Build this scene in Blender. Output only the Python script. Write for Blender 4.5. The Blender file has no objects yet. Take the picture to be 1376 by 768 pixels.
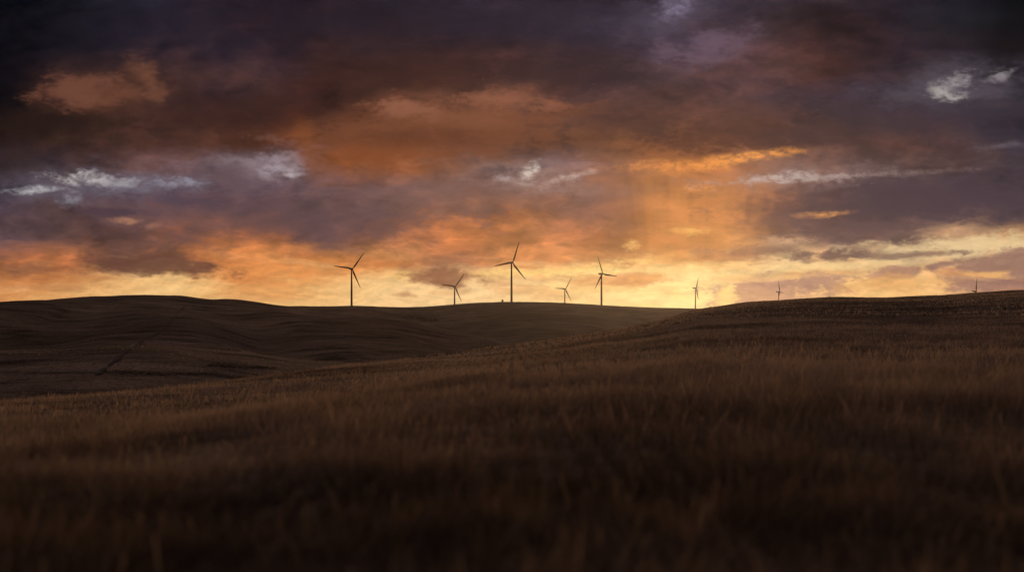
import bpy, math, random
import numpy as np
from mathutils import Vector

S = bpy.context.scene
C = S.collection
rng = np.random.default_rng(11)
random.seed(11)
W, H = 1376.0, 768.0
LENS = 35.0
F = W * LENS / 36.0            # focal length in photo pixels
YH = 440.0                     # eye level row of the photo
EYE = 1.5                      # eye height over the ground

# ------------------------------------------------------------------ helpers
def lin(c):
    o = []
    for v in c:
        v = v / 255.0
        o.append(v / 12.92 if v <= 0.04045 else ((v + 0.055) / 1.055) ** 2.4)
    return (o[0], o[1], o[2], 1.0)

def tag(o, label=None, cat=None, group=None, kind=None):
    if label: o['label'] = label
    if cat: o['category'] = cat
    if group: o['group'] = group
    if kind: o['kind'] = kind
    return o

def mesh_obj(name, verts, faces, mat=None, parent=None, smooth=True):
    me = bpy.data.meshes.new(name)
    me.from_pydata([tuple(v) for v in verts], [], [tuple(f) for f in faces])
    if smooth:
        me.polygons.foreach_set('use_smooth', [True] * len(me.polygons))
    if mat: me.materials.append(mat)
    me.update()
    o = bpy.data.objects.new(name, me)
    C.objects.link(o)
    if parent: o.parent = parent
    return o

# numpy gradient noise ------------------------------------------------------
_perm = np.random.default_rng(5).permutation(512).astype(np.int64)
_gang = np.random.default_rng(6).uniform(0, 2 * np.pi, 512)
_gx, _gy = np.cos(_gang), np.sin(_gang)
def perlin(x, y):
    xi = np.floor(x).astype(np.int64); yi = np.floor(y).astype(np.int64)
    xf = x - xi; yf = y - yi
    u = xf * xf * xf * (xf * (xf * 6 - 15) + 10); v = yf * yf * yf * (yf * (yf * 6 - 15) + 10)
    def g(ix, iy, dx, dy):
        h = _perm[(_perm[ix & 511] + iy) & 511]
        return _gx[h] * dx + _gy[h] * dy
    a = g(xi, yi, xf, yf); b = g(xi + 1, yi, xf - 1, yf)
    c = g(xi, yi + 1, xf, yf - 1); d = g(xi + 1, yi + 1, xf - 1, yf - 1)
    return (a * (1 - u) + b * u) * (1 - v) + (c * (1 - u) + d * u) * v
def fbm(x, y, o=4, gain=0.5):
    s = 0; a = 1.0
    for k in range(o):
        s = s + a * perlin(x * 2 ** k + 17.3 * k, y * 2 ** k - 9.1 * k); a *= gain
    return s

# monotone cubic interpolation ------------------------------------------------
def pchip(xk, yk, x):
    """xk, yk: (n,) ; x any shape"""
    xk = np.asarray(xk, float); yk = np.asarray(yk, float)
    h = np.diff(xk); dlt = np.diff(yk) / h
    m = np.zeros_like(yk)
    for i in range(1, len(xk) - 1):
        if dlt[i - 1] * dlt[i] > 0:
            w1 = 2 * h[i] + h[i - 1]; w2 = h[i] + 2 * h[i - 1]
            m[i] = (w1 + w2) / (w1 / dlt[i - 1] + w2 / dlt[i])
    m[0] = dlt[0]; m[-1] = dlt[-1]
    x = np.clip(x, xk[0], xk[-1])
    i = np.clip(np.searchsorted(xk, x) - 1, 0, len(h) - 1)
    t = (x - xk[i]) / h[i]
    return ((2*t**3 - 3*t**2 + 1) * yk[i] + (t**3 - 2*t**2 + t) * h[i] * m[i]
            + (-2*t**3 + 3*t**2) * yk[i+1] + (t**3 - t**2) * h[i] * m[i+1])
def pchip_cols(rk, zk, r):
    """rk, zk: (n, N) control columns ; r: (N,) or (R, N)"""
    n = rk.shape[0]
    h = np.diff(rk, axis=0); dlt = np.diff(zk, axis=0) / h
    m = np.zeros_like(zk)
    for i in range(1, n - 1):
        a, b = dlt[i - 1], dlt[i]
        ok = a * b > 0
        w1 = 2 * h[i] + h[i - 1]; w2 = h[i] + 2 * h[i - 1]
        with np.errstate(divide='ignore', invalid='ignore'):
            v = (w1 + w2) / (w1 / a + w2 / b)
        m[i] = np.where(ok, v, 0)
    m[0] = dlt[0]
    out = np.zeros_like(r, dtype=float) + zk[-1]
    for i in range(n - 1):
        t = (r - rk[i]) / h[i]
        v = ((2*t**3 - 3*t**2 + 1) * zk[i] + (t**3 - 2*t**2 + t) * h[i] * m[i]
             + (-2*t**3 + 3*t**2) * zk[i+1] + (t**3 - t**2) * h[i] * m[i+1])
        out = np.where((t >= 0) & (t < 1), v, out)
    return np.where(r < rk[0], zk[0], out)

# ------------------------------------------------------------------ terrain
# crest lines of the rolling hills: bearing (as tan, via photo column) -> row and distance
def curve(pts):
    a = np.array(pts, float); return a[:, 0], a[:, 1]
cB_y = curve([(-500,580),(-200,556),(0,543),(215,522),(330,508),(450,493),(560,480),(690,463),(770,451),(860,436),(905,424),(935,415),(975,409.5),(1010,405),(1060,402.5),(1120,399.5),(1200,398),(1265,396.5),(1300,393.5),(1376,389.5),(1500,382),(1900,370)])
cB_r = curve([(-500,32),(-200,38),(0,46),(215,58),(330,72),(450,92),(560,120),(690,190),(770,260),(860,350),(935,430),(1010,500),(1200,560),(1376,600),(1900,640)])
c1_y = curve([(-500,482),(0,470),(100,466),(190,464),(300,470),(430,485),(520,489),(700,476),(800,462),(900,445),(1000,430),(1376,425),(1900,420)])
c1_r = curve([(-500,380),(0,370),(300,340),(450,330),(690,400),(800,480),(935,600),(1376,800),(1900,820)])
c2_y = curve([(-500,425),(-100,408.5),(0,405),(60,403),(100,399.3),(150,397),(200,396.3),(250,397),(290,399.3),(330,403.5),(360,408.3),(395,412.5),(450,419),(530,428),(600,443),(650,453),(690,461),(760,463),(900,444),(1000,432),(1376,428),(1900,425)])
c2_r = curve([(-500,900),(0,900),(300,900),(450,850),(600,720),(690,680),(800,760),(935,850),(1376,1000),(1900,1000)])
c3_y = curve([(-500,430),(300,425),(400,422),(450,424),(500,430),(560,434.5),(590,433),(617,430),(650,424),(700,419.5),(750,421),(800,425),(835,431),(900,436),(1376,436),(1900,436)])
c3_r = curve([(-500,1400),(560,1300),(700,1350),(935,1350),(1376,1450),(1900,1450)])
c4_y = curve([(-500,422),(0,416),(300,413),(395,411.3),(440,411.6),(480,411),(545,412.5),(580,411.2),(610,408.8),(650,406),(690,405),(740,405.7),(800,409.3),(850,412),(905,413.6),(940,414.3),(1000,416),(1376,425),(1900,425)])
def rowz(row, r, U):            # row of the photo at ground distance r -> height over eye
    return (YH - row) / F * r / np.sqrt(1 + U * U)
def columns_raw(U):
    U = np.clip(U, -0.92, 0.92); px = 688 + F * U
    g = lambda c: pchip(c[0], c[1], px)
    rB, r1, r2, r3 = g(cB_r), g(c1_r), g(c2_r), g(c3_r); r4 = np.full_like(px, 2060.0)
    zB, z1, z2, z3, z4 = (rowz(g(c), r, U) for c, r in ((cB_y, rB), (c1_y, r1), (c2_y, r2), (c3_y, r3), (c4_y, r4)))
    left = 1 / (1 + np.exp((px - 820) / 45.0))            # 1 west of the big right hand slope
    def dip(ra, za, rb, zb, f, d):
        r = ra + f * (rb - ra); z = np.minimum(za, zb) - d; return r, z
    rk = [np.zeros_like(px), np.full_like(px, 9.0)]
    zk = [np.full_like(px, -EYE), np.full_like(px, -EYE)]
    def add(r, z): rk.append(r); zk.append(z)
    rm = 9 + (rB - 9) * 0.42
    add(rm, np.minimum(-EYE * 0.62 + (zB + EYE) * 0.42, zB * rm / rB - 0.42 - 0.5 * left))
    add(rB, zB)
    a = dip(rB, zB, r1, z1, 0.38, 5 + 7 * left); add(*a)
    add(r1, z1)
    a = dip(r1, z1, r2, z2, 0.22, 3 + 2 * left); add(*a)
    add(r2, z2)
    a = dip(r2, z2, r3, z3, 0.3, 12); add(*a)
    add(r3, z3)
    a = dip(r3, z3, r4, z4, 0.3, 8); add(*a)
    add(r4, z4)
    add(np.full_like(px, 3000.0), np.minimum(z4, z4 * 0 + 45) - 8)
    add(np.full_like(px, 4600.0), np.full_like(px, 10.0))
    add(np.full_like(px, 14000.0), np.full_like(px, -30.0))
    return np.array(rk), np.array(zk), (zB, z1, z2, z3, z4)
_TU = np.linspace(-0.92, 0.92, 900)
_RK, _ZK, _want = columns_raw(_TU)
for _it in range(8):                      # seat every crest so that its line of sight, not only its top, fits
    for _k, _t in zip((3, 5, 7, 9, 11), _want):
        _a = _RK[_k - 1] * 0.3 + _RK[_k] * 0.7
        _rr = _a + np.linspace(0, 1, 48)[:, None] * (_RK[_k] * 1.03 - _a)
        _m = (np.array([pchip_cols(_RK, _ZK, q) for q in _rr]) / _rr).max(0)
        _ZK[_k] -= 0.8 * (_m - _t / _RK[_k]) * _RK[_k]
def columns(U):
    U = np.clip(U, -0.92, 0.92)
    return (np.array([np.interp(U, _TU, q) for q in _RK]), np.array([np.interp(U, _TU, q) for q in _ZK]), None)
def terrain(x, y):
    """height (eye at 0) for flat arrays x, y"""
    r = np.hypot(x, y); ang = np.arctan2(x, y)
    front = np.clip((math.radians(75) - np.abs(ang)) / math.radians(30), 0, 1)
    U = np.tan(np.clip(ang, -0.74, 0.74))
    rk, zk, rB = columns(U)
    z = pchip_cols(rk, zk, r)
    zback = -EYE + 0.01 * np.minimum(r, 300) * perlin(x / 90.0, y / 90.0) * 3 - 2e-3 * np.minimum(r, 6000)
    f = front * front * (3 - 2 * front)
    z = z * f + zback * (1 - f)
    k = np.clip(r / 40.0, 0, 1)
    z = z + 0.06 * fbm(x / 1.7, y / 1.7, 3) * np.clip(r / 4, 0.2, 1) * (1 - 0.5 * k)
    z = z + 0.16 * k * fbm(x / 14.0, y / 14.0, 3)
    amp = np.clip((r - 60) / 300.0, 0, 1)
    z = z + amp * (0.6 * fbm(x / 60.0, y / 60.0, 3) + 0.0006 * r * fbm(x / 190.0 + 5, y / 190.0, 3))
    # low terracettes and swells across the slopes
    z = z + amp * (0.45 * fbm(x / 34.0, y / 11.0 + 7, 3) + 0.5 * fbm(x / 120.0 + 2, y / 38.0, 2)) * np.clip(r / 400, 0, 1)
    # erosion draws running down the far slopes
    g = np.abs(perlin(x / 130.0 + 3.1, y / 300.0))
    z = z - amp * np.clip((r - 150) / 500, 0, 1) * 1.8 * np.exp(-(g / 0.09) ** 2) * np.clip((1950 - r) / 400, 0, 1) * f
    # folds running down the hillsides, dying out before the crests
    away = np.ones_like(r)
    for k_ in (3, 7, 11):
        away = away * (1 - np.exp(-((r - rk[k_]) / (0.075 * rk[k_])) ** 2))
    xx = x + 0.35 * y; w_ = 40 * perlin(x / 160.0, y / 160.0 + 2)
    fold = np.abs(perlin((xx + w_) / 210.0 + 1.7, y / 620.0)) * 2.2
    z = z - 9.0 * np.exp(-(fold / 0.28) ** 2) * away * f * np.clip((r - 180) / 400, 0, 1) * np.clip((2000 - r) / 300, 0, 1) * np.clip(0.75 - (x / np.maximum(y, 1)) * 3, 0.15, 1)
    return z

def build_ground(mat):
    fine = np.radians(np.linspace(-40, 40, 1000))
    coarse = np.radians(np.concatenate([np.linspace(-180, -40, 71)[:-1], np.linspace(40, 180, 71)[1:-1]]))
    ang = np.sort(np.concatenate([fine, coarse])); N = len(ang)
    rad = np.concatenate([np.geomspace(0.5, 30, 90)[:-1], np.geomspace(30, 700, 210)[:-1], np.geomspace(700, 3000, 170)[:-1], np.geomspace(3000, 6000, 24)])
    R = len(rad)
    RR, AA = np.meshgrid(rad, ang, indexing='ij')
    x = (RR * np.sin(AA)).ravel(); y = (RR * np.cos(AA)).ravel()
    z = np.concatenate([terrain(x[i:i + 60000], y[i:i + 60000]) for i in range(0, len(x), 60000)])
    co = np.stack([x, y, z], 1)
    c0 = terrain(np.zeros(1), np.full(1, 0.01))[0]
    co = np.concatenate([co, [[0, 0, c0]]])
    i, j = np.meshgrid(np.arange(R - 1), np.arange(N), indexing='ij')
    j2 = (j + 1) % N
    q = np.stack([i * N + j, i * N + j2, (i + 1) * N + j2, (i + 1) * N + j], -1).reshape(-1, 4)[:, ::-1]
    jj = np.arange(N); t = np.stack([np.full(N, R * N), (jj + 1) % N, jj], 1)
    me = bpy.data.meshes.new('ground')
    me.vertices.add(len(co)); me.vertices.foreach_set('co', co.astype(np.float32).ravel())
    loops = np.concatenate([q.ravel(), t.ravel()]).astype(np.int32)
    starts = np.concatenate([np.arange(len(q)) * 4, len(q) * 4 + np.arange(len(t)) * 3]).astype(np.int32)
    me.loops.add(len(loops)); me.loops.foreach_set('vertex_index', loops)
    me.polygons.add(len(starts)); me.polygons.foreach_set('loop_start', starts)
    me.update(calc_edges=True); me.validate()
    me.polygons.foreach_set('use_smooth', np.ones(len(me.polygons), bool))
    me.materials.append(mat)
    o = bpy.data.objects.new('ground', me); C.objects.link(o)
    tag(o, 'rolling brown grassland hills under the sunset sky', 'ground', kind='structure')
    return o

# ------------------------------------------------------------------ materials
class NT:
    soft = False      # soft: every range is a smooth step (keeps the big sky network light)
    def __init__(s, tree): s.t = tree; s.n = tree.nodes; s.l = tree.links
    def new(s, typ, **kw):
        n = s.n.new(typ)
        for k, v in kw.items(): setattr(n, k, v)
        return n
    def put(s, sock, v):
        if isinstance(v, bpy.types.NodeSocket): s.l.new(v, sock)
        elif v is not None: sock.default_value = v
    def math(s, op, a, b=None, c=None, clamp=False):
        n = s.new('ShaderNodeMath', operation=op, use_clamp=clamp)
        for i, v in enumerate((a, b, c)): s.put(n.inputs[i], v)
        return n.outputs[0]
    def vmath(s, op, a, b=None, out=0):
        n = s.new('ShaderNodeVectorMath', operation=op)
        s.put(n.inputs[0], a)
        if b is not None: s.put(n.inputs[1], b)
        return n.outputs[out]
    def scale(s, a, f):
        n = s.new('ShaderNodeVectorMath', operation='SCALE'); s.put(n.inputs[0], a); s.put(n.inputs['Scale'], f)
        return n.outputs[0]
    def comb(s, x, y, z):
        n = s.new('ShaderNodeCombineXYZ')
        for i, v in enumerate((x, y, z)): s.put(n.inputs[i], v)
        return n.outputs[0]
    def noise(s, vec, scale, detail=4, rough=0.55, out='Fac', dist=0.0):
        n = s.new('ShaderNodeTexNoise'); s.put(n.inputs['Vector'], vec)
        n.inputs['Scale'].default_value = scale; n.inputs['Detail'].default_value = detail
        n.inputs['Roughness'].default_value = rough; n.inputs['Distortion'].default_value = dist
        return n.outputs[out]
    def rng(s, v, a, b, c=0.0, d=1.0, typ=None, clamp=True):
        typ = typ or ('SMOOTHSTEP' if s.soft else 'LINEAR')
        n = s.new('ShaderNodeMapRange', interpolation_type=typ); n.clamp = clamp and typ == 'LINEAR'
        s.put(n.inputs['Value'], v)
        for k, q in zip(('From Min', 'From Max', 'To Min', 'To Max'), (a, b, c, d)): s.put(n.inputs[k], q)
        return n.outputs['Result']
    def mix(s, f, a, b, blend='MIX'):
        n = s.new('ShaderNodeMix', data_type='RGBA', blend_type=blend)
        s.put(n.inputs['Factor'], f); s.put(n.inputs[6], a); s.put(n.inputs[7], b)
        return n.outputs[2]
    def ramp(s, f, stops, interp='LINEAR'):
        n = s.new('ShaderNodeValToRGB'); cr = n.color_ramp; cr.interpolation = interp
        while len(cr.elements) < len(stops): cr.elements.new(0.5)
        for e, (p, c) in zip(cr.elements, stops): e.position = p; e.color = c
        s.put(n.inputs[0], f); return n.outputs[0]

def new_mat(name):
    m = bpy.data.materials.new(name); m.use_nodes = True
    nt = NT(m.node_tree); nt.n.clear()
    out = nt.new('ShaderNodeOutputMaterial')
    return m, nt, out

def ground_material():
    m, t, out = new_mat('dry_grassland')
    geo = t.new('ShaderNodeNewGeometry'); P = geo.outputs['Position']
    big = t.noise(P, 0.006, 5, 0.6)
    mid = t.noise(t.vmath('MULTIPLY', P, (0.3, 1.0, 1.0)), 0.08, 8, 0.7)
    fine = t.noise(P, 0.9, 6, 0.7)
    vf = t.noise(P, 7.0, 4, 0.7)
    c = t.ramp(t.rng(mid, 0.36, 0.64), [(0.0, (0.07, 0.046, 0.032, 1)), (0.45, (0.35, 0.245, 0.17, 1)), (1.0, (0.54, 0.38, 0.27, 1))])
    c = t.mix(t.rng(fine, 0.4, 0.6, 0.0, 0.85), t.mix(1.0, c, (0.45, 0.42, 0.4, 1), 'MULTIPLY'), c)
    lng = t.noise(t.vmath('MULTIPLY', P, (0.2, 1.0, 1.0)), 0.022, 6, 0.62)
    c = t.mix(t.rng(lng, 0.42, 0.6, 0.0, 0.6), c, t.mix(1.0, c, (0.5, 0.47, 0.46, 1), 'MULTIPLY'))
    c = t.mix(t.rng(big, 0.42, 0.62, 0.0, 0.55), c, (0.075, 0.05, 0.03, 1))
    c = t.mix(t.rng(vf, 0.35, 0.65, 0.0, 0.35), c, (0.05, 0.032, 0.02, 1))
    b = t.new('ShaderNodeBsdfPrincipled'); t.put(b.inputs['Base Color'], c)
    b.inputs['Roughness'].default_value = 0.95; b.inputs['Specular IOR Level'].default_value = 0.1
    bump = t.new('ShaderNodeBump'); bump.inputs['Strength'].default_value = 0.9; bump.inputs['Distance'].default_value = 0.9
    t.put(bump.inputs['Height'], t.math('ADD', t.math('MULTIPLY', fine, 0.6), t.math('MULTIPLY', mid, 1.6)))
    t.l.new(bump.outputs[0], b.inputs['Normal'])
    t.l.new(b.outputs[0], out.inputs[0])
    return m

def grass_material(name, cols, trans=0.35):
    m, t, out = new_mat(name)
    a = t.new('ShaderNodeAttribute', attribute_name='tone')
    c = t.ramp(a.outputs['Fac'], cols)
    d = t.new('ShaderNodeBsdfDiffuse'); t.put(d.inputs[0], c)
    tr = t.new('ShaderNodeBsdfTranslucent'); t.put(tr.inputs[0], t.mix(1.0, c, (1.0, 0.86, 0.68, 1), 'MULTIPLY'))
    mx = t.new('ShaderNodeMixShader'); mx.inputs[0].default_value = trans
    t.l.new(d.outputs[0], mx.inputs[1]); t.l.new(tr.outputs[0], mx.inputs[2]); t.l.new(mx.outputs[0], out.inputs[0])
    return m

def paint_material(name, col, rough=0.5):
    m, t, out = new_mat(name)
    tc = t.new('ShaderNodeTexCoord')
    n = t.noise(tc.outputs['Object'], 0.25, 6, 0.65)
    c = t.mix(t.rng(n, 0.35, 0.7, 0, 0.4), col, (col[0] * 0.6, col[1] * 0.55, col[2] * 0.5, 1))
    b = t.new('ShaderNodeBsdfPrincipled'); t.put(b.inputs['Base Color'], c)
    t.put(b.inputs['Roughness'], t.rng(n, 0.3, 0.7, rough, rough + 0.2))
    t.l.new(b.outputs[0], out.inputs[0]); return m

M_ground = ground_material()
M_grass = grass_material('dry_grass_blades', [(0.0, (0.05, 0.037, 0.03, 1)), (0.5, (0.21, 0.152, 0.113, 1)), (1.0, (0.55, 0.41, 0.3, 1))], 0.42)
M_shade_clumps = grass_material('shade_clump_leaves', [(0.0, (0.03, 0.026, 0.016, 1)), (1.0, (0.07, 0.055, 0.03, 1))], 0.2)  # dark leaf tones imitate the shade in the steep gullies
M_tower = paint_material('weathered_tower_paint', (0.055, 0.05, 0.046, 1))
M_blade = paint_material('weathered_blade_paint', (0.055, 0.05, 0.046, 1), 0.4)
M_hut = paint_material('dark_hut_steel', (0.06, 0.055, 0.05, 1))
M_track = None

# ------------------------------------------------------------------ grass
def scatter_mesh(name, co, fq, ft, tone, mat):
    me = bpy.data.meshes.new(name)
    me.vertices.add(len(co)); me.vertices.foreach_set('co', co.astype(np.float32).ravel())
    loops = np.concatenate([fq.ravel(), ft.ravel()]).astype(np.int32)
    starts = np.concatenate([np.arange(len(fq)) * 4, len(fq) * 4 + np.arange(len(ft)) * 3]).astype(np.int32)
    me.loops.add(len(loops)); me.loops.foreach_set('vertex_index', loops)
    me.polygons.add(len(starts)); me.polygons.foreach_set('loop_start', starts)
    me.update(calc_edges=True)
    at = me.attributes.new('tone', 'FLOAT', 'POINT'); at.data.foreach_set('value', tone.astype(np.float32))
    me.polygons.foreach_set('use_smooth', np.ones(len(me.polygons), bool))
    me.materials.append(mat)
    o = bpy.data.objects.new(name, me); C.objects.link(o)
    return o

def blades(x, y, h, w, tone, head, ox=0.0, oy=0.0):
    """five-vertex bent blades; head: 0 plain leaf, 1 stalk with a seed head"""
    n = len(x); z = terrain(x, y) - 0.02
    a = rng.uniform(0, 2 * np.pi, n)
    lean = rng.normal(0.0, 0.28, n) * h; la = rng.uniform(0, 2 * np.pi, n)
    lx = lean * np.cos(la) + 0.08 * h + ox; ly = lean * np.sin(la) + oy
    wx, wy = np.cos(a) * w / 2, np.sin(a) * w / 2
    base = np.stack([x, y, z], 1)
    mid = base + np.stack([lx * 0.35, ly * 0.35, h * 0.6], 1)
    tip = base + np.stack([lx * 1.25, ly * 1.25, h * np.sqrt(np.clip(1 - 0.3 * (lean / h) ** 2, 0.3, 1))], 1)
    wv = np.stack([wx, wy, np.zeros(n)], 1)
    wb = np.where(head, 0.35, 1.0)[:, None]; wm = np.where(head, 1.6, 0.8)[:, None]
    mid = np.where(head[:, None], base + (tip - base) * 0.8, mid)
    co = np.stack([base - wv * wb, base + wv * wb, mid + wv * wm, mid - wv * wm, tip], 1).reshape(-1, 3)
    k = np.arange(n)[:, None] * 5
    return co, k + np.array([[0, 1, 2, 3]]), k + np.array([[3, 2, 4]]), np.repeat(tone, 5)

def sector(n, r0, r1, amax=38, power=2.0, amin=None):
    u = rng.uniform(0, 1, n)
    r = (r0 ** power + u * (r1 ** power - r0 ** power)) ** (1 / power)
    a = np.radians(rng.uniform(-amax if amin is None else amin, amax, n))
    return r * np.sin(a), r * np.cos(a)

def r_(x, y): return np.hypot(x, y)
def build_grass():
    parts = []
    def band(n, r0, r1, hh, ww, power=2.0, amin=None, keep=None, stalk=0.07, amax=38):
        x, y = sector(n, r0, r1, amax, power, amin)
        cl = fbm(x / 2.6, y / 2.6, 3) + 0.3 * fbm(x / 11.0 + 4, y / 11.0, 2)     # clumps
        pick = rng.uniform(-0.9, 0.7, n) < cl + 0.25
        if keep is not None: pick &= keep(x, y)
        x, y, cl = x[pick], y[pick], cl[pick]; m = len(x)
        # most blades belong to a tussock: they stand close to its middle and arch outwards
        cs = 0.32 if r1 < 40 else (0.6 if r1 < 200 else 1.6)
        ci, cj = np.floor(x / cs), np.floor(y / cs)
        hx = np.modf(np.abs(np.sin(ci * 127.1 + cj * 311.7) * 43758.5))[0]; hy = np.modf(np.abs(np.sin(ci * 269.5 + cj * 183.3) * 43758.5))[0]
        ddx, ddy = x - (ci + 0.2 + 0.6 * hx) * cs, y - (cj + 0.2 + 0.6 * hy) * cs
        tus = rng.uniform(0, 1, m) < 0.72
        x = np.where(tus, x - ddx * 0.55, x); y = np.where(tus, y - ddy * 0.55, y)
        ox = np.where(tus, ddx / cs * 0.75, 0); oy = np.where(tus, ddy / cs * 0.75, 0)
        tuft_h = 0.7 + 0.6 * np.modf(hx * 7.3 + hy * 3.1)[0]
        h = hh * np.clip(rng.normal(0.85, 0.28, m) * (1 + 0.75 * cl), 0.2, 1.9) * tuft_h
        head = rng.uniform(0, 1, m) < stalk
        h = np.where(head, h * 1.4, h) * (1 + 0.6 * np.clip((x / np.maximum(y, 1) - 0.05) * 4, 0, 1) * np.clip(r_(x, y) / 12 - 0.5, 0, 1) * np.clip(2.2 - r_(x, y) / 35, 0, 1))
        w = ww * rng.uniform(0.6, 1.4, m)
        tone = np.clip((0.47 + rng.normal(0, 0.18, m) * (1 - 0.65 * np.clip(r_(x, y) / 200, 0, 1))) + 0.22 * (hy - 0.5) + np.clip((r_(x, y) / 13 - 1) * 0.3, -0.27, 0.38) + 0.45 * fbm(x / 6.0 + 9, y / 6.0, 3) + np.clip(r_(x, y) / 60 - 0.6, 0, 1) * 1.5 * fbm(x / 22.0, y / 9.0 + 3, 5) + 0.12 * head, 0, 1)  # foreground shade put into tone: near blades darker, farther ones lighter
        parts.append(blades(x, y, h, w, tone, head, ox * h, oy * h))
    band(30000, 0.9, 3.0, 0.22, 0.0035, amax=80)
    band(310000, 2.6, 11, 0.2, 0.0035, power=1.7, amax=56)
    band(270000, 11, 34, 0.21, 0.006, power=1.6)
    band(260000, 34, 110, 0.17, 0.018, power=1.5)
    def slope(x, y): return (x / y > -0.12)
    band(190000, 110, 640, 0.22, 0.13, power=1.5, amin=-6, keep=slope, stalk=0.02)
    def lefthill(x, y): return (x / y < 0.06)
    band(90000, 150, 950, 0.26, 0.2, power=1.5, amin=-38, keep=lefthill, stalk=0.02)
    cos, qs, ts, tn = [], [], [], []; off = 0
    for co, q, t, tone in parts:
        cos.append(co); qs.append(q + off); ts.append(t + off); tn.append(tone); off += len(co)
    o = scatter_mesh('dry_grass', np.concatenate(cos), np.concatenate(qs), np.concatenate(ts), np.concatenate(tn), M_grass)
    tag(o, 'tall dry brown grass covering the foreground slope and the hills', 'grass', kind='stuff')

def to_ground(px, row, r0, r1):
    """first terrain hit along the sight line through (px,row)"""
    U = (px - 688) / F; V = (YH - row) / F
    yy = np.linspace(r0, r1, 4000); xx = U * yy
    z = terrain(xx, yy); hit = np.nonzero(z >= V * yy)[0]
    k = hit[0] if len(hit) else len(yy) - 1
    return xx[k], yy[k], z[k]

def build_shade_clumps():
    """dark leaf clumps standing in for shade in the hollows below the left hill and the draw in the middle distance"""
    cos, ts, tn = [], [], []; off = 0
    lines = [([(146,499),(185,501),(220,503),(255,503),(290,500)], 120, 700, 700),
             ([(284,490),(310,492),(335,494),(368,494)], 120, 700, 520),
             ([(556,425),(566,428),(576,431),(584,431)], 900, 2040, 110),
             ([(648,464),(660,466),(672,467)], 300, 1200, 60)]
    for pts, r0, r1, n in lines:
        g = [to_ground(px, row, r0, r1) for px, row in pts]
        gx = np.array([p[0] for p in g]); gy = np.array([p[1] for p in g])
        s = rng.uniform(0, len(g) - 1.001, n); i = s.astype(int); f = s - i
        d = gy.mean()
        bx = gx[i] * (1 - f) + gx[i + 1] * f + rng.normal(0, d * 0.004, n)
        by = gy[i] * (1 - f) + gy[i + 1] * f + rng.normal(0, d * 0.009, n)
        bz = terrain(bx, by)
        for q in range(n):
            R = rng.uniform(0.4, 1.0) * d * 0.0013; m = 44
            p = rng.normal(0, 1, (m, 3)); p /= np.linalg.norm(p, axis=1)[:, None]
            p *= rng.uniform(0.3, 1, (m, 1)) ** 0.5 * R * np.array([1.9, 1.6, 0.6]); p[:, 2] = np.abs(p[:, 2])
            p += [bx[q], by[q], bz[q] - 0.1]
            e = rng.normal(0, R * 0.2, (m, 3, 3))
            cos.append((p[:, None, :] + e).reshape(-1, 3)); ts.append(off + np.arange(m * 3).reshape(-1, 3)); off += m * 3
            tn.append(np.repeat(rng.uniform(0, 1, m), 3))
    o = scatter_mesh('shade_clumps', np.concatenate(cos), np.zeros((0, 4), int), np.concatenate(ts), np.concatenate(tn), M_shade_clumps)
    tag(o, 'dark leaf clumps standing in for shade in the hollows between the hills', 'shade_clumps', kind='stuff')

def build_track():
    m, t, out = new_mat('trodden_dark_soil')
    geo = t.new('ShaderNodeNewGeometry')
    n = t.noise(geo.outputs['Position'], 0.5, 5, 0.7)
    b = t.new('ShaderNodeBsdfPrincipled'); b.inputs['Roughness'].default_value = 1.0
    t.put(b.inputs['Base Color'], t.ramp(n, [(0.3, (0.03, 0.02, 0.014, 1)), (0.75, (0.13, 0.09, 0.06, 1))]))
    t.l.new(b.outputs[0], out.inputs[0])
    pts = [(131,504),(140,497),(151,488),(163,478),(176,468),(190,459),(203,453),(214,447),(224,438),(232,428),(240,419),(248,412)]
    g = [to_ground(px, row, 130, 900) for px, row in pts]
    ctrl = np.array([(p[0], p[1]) for p in g])
    s = np.linspace(0, len(g) - 1, 160)
    cx = pchip(np.arange(len(g)), ctrl[:, 0], s); cy = pchip(np.arange(len(g)), ctrl[:, 1], s)
    tx = np.gradient(cx); ty = np.gradient(cy); L = np.hypot(tx, ty) + 1e-6
    nx, ny = -ty / L, tx / L
    wid = np.clip(1.0 + 0.5 * np.sin(s * 3.1) + 0.5 * np.sin(s * 7.7 + 1) + rng.normal(0, 0.2, len(s)), 0.12, 2)
    V, Fc = [], []
    K = 5
    for i in range(len(s)):
        for k in range(K):
            o = (k / (K - 1) - 0.5) * wid[i]
            V.append((cx[i] + nx[i] * o, cy[i] + ny[i] * o))
    V = np.array(V); z = terrain(V[:, 0], V[:, 1]) + 0.35
    for i in range(len(s) - 1):
        for k in range(K - 1):
            a = i * K + k; Fc.append((a, a + 1, a + K + 1, a + K))
    o = mesh_obj('track', np.column_stack([V, z]), Fc, m)
    tag(o, 'dark trodden track climbing the left hillside', 'track', kind='structure')

# ------------------------------------------------------------------ turbines
def lathe(profile, n=24, axis='z'):
    v, f = [], []
    for (r, h) in profile:
        for k in range(n):
            a = 2 * math.pi * k / n
            p = (r * math.cos(a), r * math.sin(a), h)
            v.append(p if axis == 'z' else (p[0], h, p[1]))
    for i in range(len(profile) - 1):
        for k in range(n):
            k2 = (k + 1) % n
            f.append((i * n + k, i * n + k2, (i + 1) * n + k2, (i + 1) * n + k))
    f.append(tuple(range(n))[::-1]); f.append(tuple((len(profile) - 1) * n + k for k in range(n)))
    return v, f

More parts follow.
